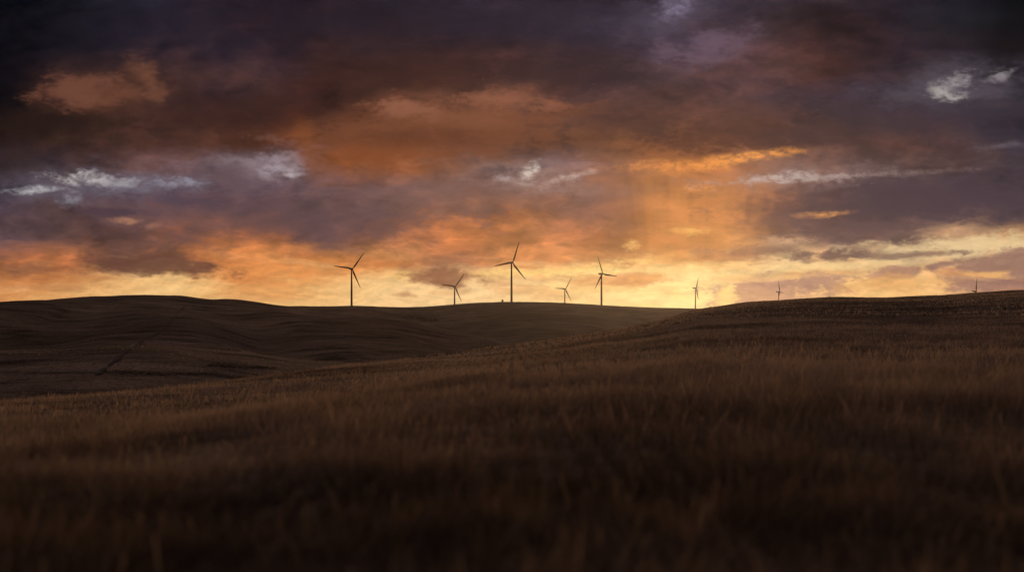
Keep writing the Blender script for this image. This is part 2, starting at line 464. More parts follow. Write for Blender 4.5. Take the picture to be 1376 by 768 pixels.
def blade_mesh(L, pitch=0):
    """lofted aerofoil blade along +z, chord along x"""
    secs = [(0.0, 1.1, 1.1, 0), (0.04, 1.15, 1.1, 5), (0.12, 1.9, 0.9, 14), (0.2, 2.6, 0.62, 14), (0.35, 2.25, 0.45, 9),
            (0.55, 1.75, 0.32, 5), (0.75, 1.3, 0.22, 2), (0.92, 0.85, 0.13, 0), (0.985, 0.55, 0.08, 0), (1.0, 0.12, 0.04, 0)]
    v, f = [], []; n = 14
    for (t, ch, th, tw) in secs:
        tw = math.radians(tw + pitch); sc = L / 43.0
        for k in range(n):
            a = 2 * math.pi * k / n
            x = math.cos(a) * ch * 0.6 + (0.22 * ch if t > 0.08 else 0); y = math.sin(a) * th * 0.6 * (1 - 0.45 * math.cos(a) * (t > 0.08))
            X = x * math.cos(tw) - y * math.sin(tw); Y = x * math.sin(tw) + y * math.cos(tw) - 1.4 * t * t
            v.append((X * sc * 1.25, Y * sc * 1.25, t * L))
    for i in range(len(secs) - 1):
        for k in range(n):
            k2 = (k + 1) % n; f.append((i * n + k, i * n + k2, (i + 1) * n + k2, (i + 1) * n + k))
    f.append(tuple(range(n))[::-1]); f.append(tuple((len(secs) - 1) * n + k for k in range(n)))
    return v, f

BL = 43.0
def nacelle_mesh():
    # rounded box section swept along y (rotor at -y), tapered to the tail
    v, f = [], []; n = 16
    secs = [(-2.6, 1.35, 1.4, 0), (-2.2, 1.7, 1.75, 0), (0, 1.9, 2.0, 0.1), (4, 1.9, 2.05, 0.2), (7.6, 1.7, 1.75, 0.35), (9.2, 1.35, 1.3, 0.45), (9.5, 0.9, 0.9, 0.45)]
    for (y, wx, wz, dz) in secs:
        for k in range(n):
            a = 2 * math.pi * k / n; c, s = math.cos(a), math.sin(a)
            p = 0.45
            v.append((math.copysign(abs(c) ** p, c) * wx, y, math.copysign(abs(s) ** p, s) * wz + dz))
    for i in range(len(secs) - 1):
        for k in range(n):
            k2 = (k + 1) % n; f.append((i * n + k2, i * n + k, (i + 1) * n + k, (i + 1) * n + k2))
    f.append(tuple(range(n))); f.append(tuple((len(secs) - 1) * n + k for k in range(n))[::-1])
    return v, f

def wind_turbine(hub_px, hub_row, blade_px, yaw_deg, phi_deg, label, rmax=None):
    """rotor axis points right of the viewer by yaw; phi = clock angle of the first blade"""
    D = BL * F / blade_px
    U = (hub_px - 688) / F; V = (YH - hub_row) / F
    hub = Vector((U * D, D, V * D))
    yaw = math.radians(yaw_deg)
    axis = Vector((math.sin(yaw), -math.cos(yaw), 0)); right = Vector((math.cos(yaw), math.sin(yaw), 0))
    over = 4.3
    top = hub - axis * over
    gz = float(terrain(np.array([top.x]), np.array([top.y]))[0])
    root = bpy.data.objects.new('wind_turbine', None); C.objects.link(root)
    root.location = (top.x, top.y, gz); root.rotation_euler = (0, 0, yaw)
    root.empty_display_size = 5
    tag(root, label, 'wind turbine', 'wind turbines standing along the hills')
    hh = top.z - gz
    v, f = lathe([(2.6, -3.0), (2.6, 0.0), (2.15, 0.02), (2.1, hh * 0.3), (1.85, hh * 0.6), (1.4, hh - 2.0), (1.4, hh - 1.6)])
    mesh_obj('tower', v, f, M_tower, root)
    v, f = nacelle_mesh(); v = [(a, b, c + hh) for a, b, c in v]
    mesh_obj('nacelle', v, f, M_tower, root)
    v, f = lathe([(1.3, -2.75), (1.75, -3.4), (1.8, -4.6), (1.5, -5.6), (0.9, -6.4), (0.2, -6.75)], 20, 'y')
    v = [(a, b, c + hh) for a, b, c in v]
    mesh_obj('rotor_hub', v, f, M_blade, root)
    bv, bf = blade_mesh(BL, 70 if yaw_deg > 50 else 0)     # the side-on rotors stand feathered
    for k in range(3):
        b = mesh_obj('blade', bv, bf, M_blade, root)
        b.location = (0, -over, hh)
        b.rotation_euler = (0, math.radians(phi_deg + 120 * k), 0)
    return root

TURB = [
    (473.6, 361.0, 27.9, 33, 36, 'leftmost wind turbine, standing alone where the left hill meets the flat ridge'),
    (611.8, 384.8, 22.0, 29, 36, 'smaller wind turbine just left of the central knoll, one blade pointing left'),
    (688.9, 352.6, 29.9, 31, 18.5, 'tallest wind turbine, on top of the central knoll beside the little hut'),
    (760.1, 388.0, 18.8, 34, 31, 'short distant wind turbine on the right flank of the central knoll'),
    (810.0, 367.6, 26.0, 38, -24, 'tall wind turbine right of the central knoll, one blade pointing right'),
    (936.2, 387.0, 17.3, 68, 30, 'slim distant wind turbine seen almost edge on against the brightest glow'),
    (1047.9, 391.7, 17.2, 58, -25, 'wind turbine whose hub and nacelle just clear the right hill'),
    (1312.0, 391.0, 18.2, 62, 11, 'wind turbine almost hidden behind the right hill, one upright blade showing'),
]

def build_hut():
    x, y, z = to_ground(675.2, 406.5, 1700, 2200)
    y = 2040.0; x = (675.2 - 688) / F * y
    z = float(terrain(np.array([x]), np.array([y]))[0])
    root = bpy.data.objects.new('service_hut', None); C.objects.link(root); root.location = (x, y, z)
    tag(root, 'tiny dark hut with a rounded roof on the knoll left of the tallest turbine', 'hut')
    w, d, h = 2.0, 2.4, 3.9
    v, f = [], []
    pr = [(-w, -0.6), (w, -0.6), (w, h - 1.0), (-w, h - 1.0)]
    for yy in (-d, d):
        for a, b in pr: v.append((a, yy, b))
    f = [(3, 2, 1, 0), (4, 5, 6, 7)] + [(k, (k + 1) % 4, 4 + (k + 1) % 4, 4 + k) for k in range(4)]
    mesh_obj('wall', v, f, M_hut, root, False)
    v, f = [], []; n = 12
    for yy in (-d - 0.25, d + 0.25):
        for k in range(n + 1):
            a = math.pi * k / n; v.append(((w + 0.25) * math.cos(a), yy, h - 0.995 + 2.0 * math.sin(a)))
    f = [tuple(range(n + 1)), tuple(range(n + 1, 2 * n + 2))[::-1]] + [(k + 1, k, n + 1 + k, n + 2 + k) for k in range(n)] + [(0, n, 2 * n + 1, n + 1)]
    mesh_obj('roof', v, f, M_hut, root, False)
    v, f = [], []
    for yy in (-d - 0.06, -d - 0.003):
        for a, b in ((-0.55, 0.05), (0.55, 0.05), (0.55, 2.2), (-0.55, 2.2)): v.append((a, yy, b))
    f = [(3, 2, 1, 0), (4, 5, 6, 7)] + [(k, (k + 1) % 4, 4 + (k + 1) % 4, 4 + k) for k in range(4)]
    mesh_obj('door', v, f, M_hut, root, False)

# ------------------------------------------------------------------ sky
SKY_ROWS = {
 0:   [(4,9,18),(14,19,28),(35,35,46),(38,33,46),(40,30,40),(38,28,38),(40,34,46),(48,40,54),(50,42,54),(46,38,50),(52,46,58),(62,54,66),(56,48,58),(48,40,50),(36,32,42),(22,24,34),(2,10,18)],
 32:  [(6,11,18),(20,22,30),(36,32,44),(42,34,46),(48,32,40),(46,32,38),(52,34,38),(52,42,54),(54,44,56),(60,52,66),(76,66,82),(68,54,66),(62,46,50),(54,38,44),(40,34,44),(26,28,36),(8,14,22)],
 64:  [(12,12,20),(24,22,30),(42,34,44),(56,42,52),(52,38,46),(52,34,36),(54,38,42),(56,38,42),(58,40,44),(54,42,52),(66,52,64),(88,68,82),(82,56,58),(64,42,44),(48,36,46),(36,30,40),(24,22,30)],
 96:  [(16,14,22),(50,34,34),(62,42,40),(72,48,46),(66,46,50),(62,38,36),(64,40,36),(66,42,40),(74,50,50),(62,42,46),(74,56,62),(88,62,66),(84,58,58),(70,44,42),(54,42,50),(60,54,62),(34,32,40)],
 128: [(18,15,20),(89,56,46),(95,60,46),(64,42,42),(58,38,38),(64,38,35),(84,53,42),(96,62,49),(109,69,53),(84,56,55),(76,53,53),(84,58,58),(71,53,60),(64,49,60),(62,53,64),(67,62,71),(42,40,49)],
 160: [(25,18,18),(49,33,27),(76,49,40),(66,40,33),(62,35,29),(86,47,33),(107,64,44),(111,69,51),(113,71,53),(91,60,53),(84,53,46),(95,60,51),(82,55,51),(71,53,56),(66,51,58),(58,49,60),(46,42,53)],
 192: [(40,27,25),(60,40,35),(71,46,38),(80,51,42),(87,49,33),(107,60,36),(109,66,42),(111,69,51),(107,67,51),(100,64,51),(118,73,46),(127,78,51),(102,69,56),(89,60,53),(84,58,55),(73,55,58),(55,49,60)],
 224: [(60,46,47),(69,55,60),(95,67,64),(104,82,86),(109,89,93),(127,76,49),(136,82,49),(133,89,69),(120,93,87),(122,91,86),(146,96,67),(173,107,60),(133,95,80),(111,82,76),(98,75,73),(87,67,69),(64,55,64)],
 256: [(76,67,78),(91,82,93),(89,76,87),(89,71,80),(98,78,87),(111,82,82),(120,87,82),(124,89,80),(127,91,80),(128,90,76),(148,98,68),(176,112,64),(138,94,74),(91,69,69),(76,62,69),(69,58,67),(64,55,64)],
 288: [(78,62,71),(95,73,76),(102,73,73),(98,73,76),(98,73,76),(102,75,76),(115,80,69),(146,93,60),(157,98,60),(140,94,72),(164,104,60),(187,122,66),(146,98,70),(100,73,69),(84,66,71),(84,66,69),(78,64,69)],
 320: [(98,74,76),(104,76,72),(112,76,66),(150,92,60),(170,102,58),(120,84,78),(150,94,64),(190,116,64),(196,122,66),(180,112,68),(196,124,64),(214,146,78),(140,104,84),(116,88,82),(120,92,84),(190,150,112),(190,140,96)],
 352: [(150,92,56),(180,110,64),(112,74,60),(170,106,60),(222,142,74),(220,136,64),(210,140,76),(160,104,72),(214,138,76),(206,136,76),(220,160,90),(240,190,110),(226,188,130),(210,170,120),(216,180,130),(190,150,116),(156,120,104)],
 384: [(216,140,74),(226,166,98),(236,184,116),(238,186,116),(232,170,96),(238,180,108),(238,190,124),(240,200,140),(244,204,140),(240,200,130),(242,198,124),(252,214,136),(230,184,124),(236,190,120),(234,186,116),(220,164,106),(180,130,100)],
 416: [(222,156,90),(232,176,106),(238,188,120),(240,192,124),(240,188,116),(240,192,124),(242,200,136),(242,204,144),(246,208,144),(244,206,138),(248,214,136),(252,220,144),(240,200,134),(240,194,124),(236,186,114),(224,166,106),(200,146,104)],
}
# clouds of the photo
# (column, row, half width, half height, tilt deg, colour, opacity, softness, raggedness)
SKY_MARKS = [
 (620, 28, 280, 34, 0, (48,40,52), .55, .8, 1.0),
 (220, 34, 200, 40, 0, (36,31,42), .5, .8, 1.0),
 (760, 96, 120, 24, 0, (56,41,47), .65, .6, 1.0),
 (560, 96, 150, 26, 3, (62,39,38), .6, .7, 1.0),
 (595, 176, 205, 40, 3, (122,74,50), .75, .45, 1.0),
 (560, 190, 110, 16, 3, (98,56,36), .55, .8, 1.1),
 (340, 150, 130, 26, 0, (62,39,36), .65, .6, 1.0),
 (70, 166, 110, 18, 0, (42,28,26), .6, .7, 1.0),
 (110, 126, 66, 22, 3, (112,70,54), .6, .5, 1.1),
 (1180, 150, 170, 28, 0, (60,50,60), .55, .7, 1.0),
 (1000, 178, 110, 24, 3, (84,53,48), .65, .5, 1.0),
 (1200, 268, 200, 34, 3, (78,62,73), .65, .5, 1.0),
 (370, 292, 250, 36, 0, (102,77,80), .55, .55, 1.0),
 (640, 262, 150, 26, 3, (132,98,90), .5, .6, 1.0),
 (118, 246, 95, 22, 0, (108,96,108), .6, 1.0, 1.2),
 (362, 228, 70, 26, 0, (126,106,113), .6, 1.0, 1.2),
 (709, 237, 60, 18, 0, (158,126,117), .6, 1.0, 1.2),
 (1050, 241, 120, 14, 3, (150,122,116), .6, 1.0, 1.2),
 (1280, 116, 64, 24, 12, (82,74,86), .65, 1.0, 1.2),
 (905, 14, 50, 24, 19, (92,80,98), .6, 1.0, 1.2),
 (900, 372, 85, 26, 0, (255,226,156), .55, 1.0, .9),
 (118, 240, 46, 9, -4, (208,202,198), .85, .7, 1.5),
 (42, 254, 36, 5, 2, (190,188,190), .8, .8, 1.4),
 (95, 268, 14, 9, 0, (150,146,155), .6, .9, 1.4),
 (190, 248, 70, 16, 0, (128,122,136), .6, 1.0, 1.3),
 (366, 224, 34, 15, 6, (178,164,172), .75, 1.0, 1.4),
 (340, 215, 60, 8, 0, (140,124,132), .6, 1.0, 1.2),
 (709, 230, 14, 7, 55, (216,198,184), .8, .9, 1.0),
 (678, 238, 16, 5, 0, (180,158,152), .7, 1.0, 1.2),
 (762, 242, 34, 5, 14, (196,170,160), .75, .9, 1.3),
 (770, 256, 70, 9, 0, (160,126,118), .5, 1.0, 1.2),
 (1050, 240, 80, 6, 4, (200,180,172), .8, .9, 1.5),
 (1200, 234, 90, 4, 3, (150,126,122), .6, 1.0, 1.4),
 (1268, 123, 18, 9, -8, (216,208,200), .85, 1.0, 1.8),
 (1292, 109, 18, 9, 25, (192,184,182), .8, 1.0, 1.8),
 (1347, 99, 14, 6, 18, (160,152,154), .8, 1.0, 1.6),
 (1250, 118, 90, 16, 8, (92,82,94), .5, 1.0, 1.2),
 (900, 10, 20, 12, 20, (140,130,154), .7, 1.0, 1.3),
 (960, 58, 48, 22, 18, (112,92,108), .6, 1.0, 1.4),
 (895, 68, 22, 14, 0, (112,90,104), .55, 1.0, 1.4),
 (1000, 212, 56, 7, 8, (246,160,72), .95, .8, 1.2),
 (905, 223, 62, 9, 3, (236,148,66), .8, .9, 1.3),
 (940, 252, 22, 6, 0, (230,146,74), .7, .9, 1.3),
 (930, 309, 38, 4, 0, (248,192,100), .9, .8, 1.3),
 (848, 327, 11, 5, 6, (246,194,112), .9, .8, 1.6),
 (858, 352, 26, 6, 0, (252,210,128), .9, .7, 1.3),
 (1108, 287, 28, 4, 6, (238,164,88), .9, .8, 1.2),
 (1060, 322, 34, 7, 4, (220,174,132), .75, .8, 1.4),
 (100, 122, 40, 20, 0, (122,78,60), .5, 1.0, 1.5),
 (190, 100, 14, 28, 20, (112,72,54), .6, 1.0, 1.4),
 (548, 147, 42, 11, -4, (150,97,74), .75, .9, 1.4),
 (690, 135, 54, 15, 0, (148,94,72), .7, .9, 1.4),
 (620, 160, 60, 10, 0, (138,86,62), .5, .9, 1.4),
 (205, 110, 12, 26, 19, (122,78,58), .6, .9, 1.2),
 (330, 105, 30, 12, 0, (92,60,56), .5, .9, 1.3),
 (1010, 150, 60, 14, 3, (104,70,66), .4, .9, 1.3),
 (505, 212, 90, 14, 2, (140,76,38), .7, 1.0, 1.2),

 (330, 362, 90, 14, 3, (226,142,70), .7, .8, 1.3),
 (590, 368, 36, 14, -8, (150,100,72), .9, .8, 1.1),
 (548, 370, 22, 6, 0, (240,190,110), .6, .9, 1.4),
 (740, 363, 110, 5, 3, (252,206,122), .8, .8, 1.5),
 (832, 379, 56, 11, 4, (210,144,88), .95, .5, 1.2),
 (600, 372, 40, 11, -4, (146,97,70), .9, .5, 1.0),
 (1085, 400, 60, 8, 3, (196,146,112), .7, .6, 1.2),
 (955, 330, 60, 6, 3, (196,128,72), .6, .7, 1.2),
 (735, 399, 44, 4, 2, (222,172,116), .7, .8, 1.2),
 (549, 396, 13, 2.5, 4, (196,146,100), .9, .8, .7),
 (1135, 342, 70, 8, 2, (112,86,82), .95, .5, 1.2),
 (985, 344, 60, 8, 0, (150,110,88), .7, .7, 1.3),
 (1300, 331, 110, 14, 3, (234,204,152), .8, .7, 1.3),
 (1100, 358, 90, 6, 3, (240,206,146), .7, .8, 1.3),
 (1030, 388, 84, 17, 2, (172,130,112), .95, .4, 1.3),
 (1085, 378, 60, 9, 4, (160,120,108), .9, .4, 1.1),
 (1000, 400, 40, 12, 0, (186,140,110), .7, .7, 1.3),
 (972, 396, 12, 14, 20, (255,214,130), .8, .7, 1.3),
 (1205, 366, 56, 8, 8, (166,122,104), .9, .5, 1.2),
 (1252, 358, 24, 6, 12, (140,104,98), .85, .5, 1.0),
 (1190, 382, 60, 10, 0, (222,160,96), .7, .8, 1.4),
 (1350, 352, 72, 12, 4, (158,120,104), .95, .4, 1.2),
 (1330, 382, 70, 10, 0, (150,112,104), .85, .6, 1.3),
 (1330, 367, 30, 4, 0, (240,180,104), .7, .8, 1.3),
 (810, 364, 60, 4, 2, (255,216,136), .8, .8, 1.5),
 (880, 346, 40, 5, 4, (255,214,130), .8, .8, 1.4),
 (905, 362, 50, 6, 0, (255,222,146), .8, .8, 1.5),
 (870, 376, 34, 5, 6, (226,160,92), .8, .7, 1.3),
 (800, 388, 60, 5, 0, (248,206,132), .7, .8, 1.3),
 (960, 372, 34, 6, 0, (255,226,152), .8, .8, 1.3),
 (915, 345, 70, 5, 0, (206,136,72), .6, .9, 1.3),
 (1010, 336, 60, 8, 3, (132,98,88), .8, .6, 1.2),
 (1230, 340, 60, 4, 3, (124,96,88), .8, .6, 1.2),
 (1180, 352, 26, 3, 0, (226,190,136), .8, .8, 1.2),
 (1082, 351, 9, 2.5, 0, (150,116,96), .8, .8, .8),
 (1030, 374, 70, 3, 3, (236,186,128), .7, .8, 1.4),
 (985, 372, 30, 3, 4, (240,190,124), .8, .8, 1.3),
 (175, 298, 14, 4, 0, (180,128,98), .7, .8, 1.3),
 (205, 305, 14, 4, 10, (160,112,92), .6, .9, 1.3),
 (150, 287, 40, 5, 0, (74,58,70), .7, .8, 1.2),
 (255, 270, 60, 8, -4, (78,64,80), .6, .9, 1.2),
 (300, 238, 40, 16, 0, (98,76,80), .5, 1.0, 1.3),
 (388, 236, 12, 6, 0, (196,182,184), .7, .9, 1.3),
 (240, 242, 26, 6, 0, (150,146,160), .7, .9, 1.4),
 (20, 212, 60, 18, 0, (52,38,42), .6, .9, 1.2),
 (410, 200, 14, 40, 14, (140,78,38), .5, 1.0, .8),
 (855, 166, 60, 20, 0, (74,50,50), .6, .9, 1.2),
 (930, 196, 60, 12, 0, (88,54,46), .7, .8, 1.2),
 (1090, 180, 70, 14, 0, (74,54,58), .6, .9, 1.2),
 (1230, 272, 110, 18, 4, (72,58,70), .7, .8, 1.2),
 (1050, 296, 70, 10, 0, (104,78,80), .6, .9, 1.2),
 (1160, 306, 90, 8, 3, (94,72,76), .8, .7, 1.2),
 (1340, 196, 26, 5, 8, (104,92,100), .7, .9, 1.3),
 (820, 285, 40, 30, 0, (118,86,86), .5, .9, 1.1),
 (205, 358, 92, 15, -4, (108,70,58), .9, .5, 1.0),
 (40, 362, 50, 8, 3, (140,90,66), .6, .8, 1.4),
 (60, 385, 60, 5, 0, (200,136,84), .6, .8, 1.5),
]
SUN_PX, SUN_ROW = 925.0, 384.0
def build_world():
    w = bpy.data.worlds.new('World'); S.world = w; w.use_nodes = True
    t = NT(w.node_tree); t.n.clear(); t.soft = True
    out = t.new('ShaderNodeOutputWorld')
    tc = t.new('ShaderNodeTexCoord'); d = tc.outputs['Generated']
    sx = t.new('ShaderNodeSeparateXYZ'); t.put(sx.inputs[0], d)
    dx, dy, dz = sx.outputs
    az = t.math('ARCTAN2', dx, dy)
    azc = t.math('MINIMUM', t.math('MAXIMUM', az, -0.95), 0.95)
    hyp = t.math('SQRT', t.math('ADD', t.math('MULTIPLY', dx, dx), t.math('MULTIPLY', dy, dy)))
    tanE = t.math('DIVIDE', dz, t.math('MAXIMUM', hyp, 0.02))
    U = t.math('TANGENT', azc)
    V = t.math('DIVIDE', tanE, t.math('COSINE', azc))
    colx = t.math('MULTIPLY_ADD', U, F / 100, 6.88)         # hundreds of photo pixels of bearing / elevation
    rowy = t.math('MULTIPLY_ADD', V, -F / 100, YH / 100)
    P0 = t.comb(colx, rowy, 0.0)
    # cloud-layer coordinates: the deck seen in perspective
    inv = t.math('DIVIDE', 1.0, t.math('ADD', t.math('MAXIMUM', dz, 0.0), 0.17))
    Q = t.comb(t.math('MULTIPLY', dx, inv), t.math('MULTIPLY', dy, inv), 3.7)
    n1 = t.noise(Q, 2.2, 6, 0.6, 'Color')
    n2 = t.noise(Q, 7.0, 7, 0.62, 'Color')
    n3 = t.noise(P0, 1.1, 6, 0.6, 'Color')
    def cent(n, v): return t.vmath('MULTIPLY', t.vmath('SUBTRACT', n, (0.5, 0.5, 0.5)), v)
    warp = t.vmath('ADD', cent(n1, (1.5, 0.5, 0)), cent(n2, (0.5, 0.2, 0)))
    warp = t.vmath('ADD', warp, cent(n3, (0.55, 0.24, 0)))
    P = t.vmath('ADD', P0, warp)
    s2 = t.new('ShaderNodeSeparateXYZ'); t.put(s2.inputs[0], P)
    fx = t.math('DIVIDE', s2.outputs[0], W / 100)
    py = s2.outputs[1]
    col = None; prev = None
    for y in sorted(SKY_ROWS):
        c = t.ramp(fx, [(i / 16.0, lin(v)) for i, v in enumerate(SKY_ROWS[y])], 'CARDINAL')
        col = c if col is None else t.mix(t.rng(py, prev / 100, y / 100, typ='LINEAR', clamp=False), col, c)
        prev = y
    # billow relief: the cloud surface as a height field, its slope towards the sun lit and its far slope dull
    sunP = t.comb(SUN_PX / 100, SUN_ROW / 100, 0.0)
    to_sun = t.vmath('NORMALIZE', t.vmath('SUBTRACT', sunP, P0))
    B0 = t.vmath('MULTIPLY', t.vmath('ADD', P0, t.vmath('MULTIPLY', warp, (0.45, 0.45, 0))), (0.75, 1.35, 1))
    def billow(vec):
        a = t.noise(vec, 0.85, 5, 0.5)
        b = t.noise(vec, 2.7, 5, 0.55)
        return t.math('MULTIPLY_ADD', b, 0.35, a)
    h0 = billow(B0)
    h1 = billow(t.vmath('ADD', B0, t.scale(to_sun, 0.16)))
    slope = t.math('SUBTRACT', h0, h1)
    f1 = t.noise(Q, 4.0, 7, 0.56, dist=0.3)
    f2 = t.noise(P0, 2.2, 7, 0.55, dist=0.3)
    fold = t.math('ADD', t.math('MULTIPLY', f1, 0.5), t.math('MULTIPLY', h0, 0.5))
    high = t.rng(rowy, 3.9, 3.3)
    gain = t.math('ADD', 1.0, t.math('MULTIPLY', t.math('SUBTRACT', fold, 0.57), t.math('MULTIPLY_ADD', high, 1.0, 0.25)))
    relief = t.math('MULTIPLY', slope, t.math('MULTIPLY_ADD', high, 1.35, 0.3))
    gain = t.math('MAXIMUM', t.math('ADD', gain, relief), 0.25)
    warmth = t.rng(relief, -0.3, 0.4)
    col = t.mix(1.0, col, t.mix(warmth, (0.9, 0.98, 1.12, 1), (1.12, 1.0, 0.88, 1)), 'MULTIPLY')
    cg = t.new('ShaderNodeCombineColor')
    for i in range(3): t.put(cg.inputs[i], gain)
    col = t.mix(1.0, col, cg.outputs[0], 'MULTIPLY')
    # separate banks within the deck: thin lit rims, thick dull cores
    hz = t.rng(rowy, 3.75, 3.3)
    for k_, (sx_, sy_, off_, lo, hi, amt) in enumerate(((0.42, 1.0, 3.1, 0.50, 0.72, 1.0), (0.95, 2.3, 8.7, 0.51, 0.70, 0.75), (2.0, 4.6, 5.2, 0.52, 0.70, 0.5))):
        lv = t.vmath('ADD', t.vmath('MULTIPLY', t.vmath('ADD', P0, t.vmath('MULTIPLY', warp, (0.5, 0.35, 0))), (sx_, sy_, 0)), (off_, off_ * 0.7, off_))
        cv = t.noise(lv, 1.0, 7, 0.52)
        edge = t.rng(cv, lo, lo + 0.035)
        core = t.rng(cv, lo, hi)
        rim = t.math('MULTIPLY', edge, t.math('MULTIPLY_ADD', core, -1.75, 0.55))
        rim = t.math('MULTIPLY', rim, t.math('MULTIPLY', hz, amt * 0.24))
        rim = t.math('ADD', rim, 1.0)
        cc = t.new('ShaderNodeCombineColor')
        for i in range(3): t.put(cc.inputs[i], rim)
        col = t.mix(1.0, col, cc.outputs[0], 'MULTIPLY')
    # ragged strips of peach cloud drifting across the clear band low down
    lowv = t.vmath('ADD', t.comb(t.math('MULTIPLY', colx, 0.55), t.math('MULTIPLY', rowy, 3.0), 0), t.vmath('MULTIPLY', warp, (0.3, 0.9, 0)))
    strips = t.noise(lowv, 1.25, 7, 0.6)
    band = t.math('MULTIPLY', t.rng(rowy, 3.35, 3.6, typ='SMOOTHSTEP'), t.rng(rowy, 4.12, 3.95, typ='SMOOTHSTEP'))
    col = t.mix(t.math('MULTIPLY', t.rng(strips, 0.5, 0.62, 0, 0.62, 'SMOOTHSTEP'), band), col, t.mix(1.0, col, (0.8, 0.6, 0.5, 1), 'MULTIPLY'))
    col = t.mix(t.math('MULTIPLY', t.rng(strips, 0.47, 0.36, 0, 0.28, 'SMOOTHSTEP'), band), col, lin((250,210,144)))
    # thin pinkish grey veils picked out in the deck
    veil = t.noise(t.vmath('ADD', t.vmath('MULTIPLY', P0, (0.8, 2.2, 1)), t.vmath('MULTIPLY', warp, (0.8, 1.6, 0))), 1.5, 7, 0.6, dist=0.2)
    vz = t.math('MULTIPLY', t.rng(rowy, 1.7, 2.2, typ='SMOOTHSTEP'), t.rng(rowy, 3.3, 2.6, typ='SMOOTHSTEP'))
    col = t.mix(t.math('MULTIPLY', t.rng(veil, 0.54, 0.7, 0, 0.32, 'SMOOTHSTEP'), vz), col, t.mix(1.0, col, (1.75, 1.75, 1.8, 1), 'MULTIPLY'))
    col = t.mix(t.math('MULTIPLY', t.rng(veil, 0.46, 0.3, 0, 0.35, 'SMOOTHSTEP'), t.rng(rowy, 3.4, 3.0)), col, t.mix(1.0, col, (0.55, 0.55, 0.62, 1), 'MULTIPLY'))
    # smaller clouds, gaps and lit edges
    curd = t.rng(t.noise(t.vmath('MULTIPLY', P0, (1, 1.7, 1)), 6.0, 6, 0.62, dist=0.4), 0.36, 0.6, 0.3, 1.0)
    PS = t.vmath('MULTIPLY', P0, (1, 2.0, 1))
    rag = t.math('SUBTRACT', t.noise(PS, 2.2, 8, 0.58, dist=0.3), 0.5)
    rag2 = t.math('SUBTRACT', t.noise(PS, 9.0, 4, 0.6), 0.5)
    ragn = t.math('MULTIPLY_ADD', rag2, 0.5, rag)
    ragn = t.math('MULTIPLY_ADD', t.math('SUBTRACT', h1, 0.66), 0.25, ragn)
    P2 = t.vmath('ADD', P0, t.scale(warp, 0.35))
    TILTS = (-8, -4, 0, 3, 6, 12, 19, 55); turned = {}; h1s = t.math('MULTIPLY', h1, 0.01)
    for (cx, cy, rx, ry, tilt, c, op, soft, rg) in SKY_MARKS:
        tl = min(TILTS, key=lambda v: abs(v - tilt))
        if tl not in turned:
            a_ = math.radians(-tl); cs, sn = math.cos(a_), math.sin(a_)
            sp = t.new('ShaderNodeSeparateXYZ'); t.put(sp.inputs[0], P2)
            turned[tl] = t.comb(t.math('ADD', t.math('MULTIPLY', sp.outputs[0], cs), t.math('MULTIPLY', sp.outputs[1], sn)),
                                t.math('ADD', t.math('MULTIPLY', sp.outputs[0], -sn), t.math('MULTIPLY', sp.outputs[1], cs)), h1s)
        a_ = math.radians(-tl); cs, sn = math.cos(a_), math.sin(a_)
        qx, qy = (cx * cs + cy * sn) / 100, (-cx * sn + cy * cs) / 100
        e = t.vmath('MULTIPLY', t.vmath('SUBTRACT', turned[tl], (qx, qy, 0)), (100 / rx, 100 / ry, 0))
        q = t.vmath('LENGTH', e, out=1)
        q = t.math('MULTIPLY_ADD', ragn, -2.4 * rg, q)
        k = t.rng(q, 1.0 + soft * 0.75, 1.0 - soft * 1.0, 0.0, op, 'SMOOTHSTEP')
        col = t.mix(t.math('MULTIPLY', k, curd) if (rg >= 0.9 and cy < 300 and sum(c) > 380) else k, col, lin(c))
    # shafts of rain and light hanging under the deck above the sun
    fan = t.math('DIVIDE', t.math('SUBTRACT', colx, 9.32), t.math('MULTIPLY_ADD', rowy, -0.16, 1.35))
    sh = t.noise(t.comb(t.math('MULTIPLY', fan, 3.0), t.math('MULTIPLY', rowy, 0.1), 0), 1.2, 3, 0.5)
    a2 = t.math('MULTIPLY', fan, fan)
    shaft = t.math('EXPONENT', t.math('MULTIPLY', t.math('POWER', a2, 1.4), -1.0))
    shaft = t.math('MULTIPLY', shaft, t.math('MULTIPLY', t.rng(rowy, 2.0, 2.8, typ='SMOOTHSTEP'), t.rng(rowy, 3.85, 3.4, typ='SMOOTHSTEP')))
    shaft = t.math('MULTIPLY', shaft, t.rng(sh, 0.25, 0.75, 0.25, 0.75))
    col = t.mix(shaft, col, lin((218,140,74)))
    # fine relief on the small clouds of the low band
    LV = t.vmath('MULTIPLY', t.vmath('ADD', P0, t.vmath('MULTIPLY', warp, (0.3, 0.3, 0))), (1.5, 3.2, 0))
    la = t.noise(LV, 1.6, 6, 0.58)
    lb = t.noise(t.vmath('ADD', LV, t.comb(0.05, 0.14, t.math('MULTIPLY', h1s, 0.01))), 1.6, 6, 0.58)
    lg = t.math('MULTIPLY_ADD', t.math('SUBTRACT', lb, la), t.math('MULTIPLY_ADD', t.rng(rowy, 3.0, 3.6), 0.75, 0.15), 1.0)
    cl = t.new('ShaderNodeCombineColor')
    for i in range(3): t.put(cl.inputs[i], lg)
    col = t.mix(1.0, col, cl.outputs[0], 'MULTIPLY')
    hsv = t.new('ShaderNodeHueSaturation'); hsv.inputs['Saturation'].default_value = 0.97
    gm = t.new('ShaderNodeGamma'); gm.inputs['Gamma'].default_value = 1.05; t.put(gm.inputs['Color'], col); col = gm.outputs[0]
    t.put(hsv.inputs['Color'], col); col = hsv.outputs[0]
    # the sky outside the sunset quarter: dusk-lit cloud overhead and behind
    over = t.rng(tanE, 0.42, 1.0, typ='SMOOTHSTEP')
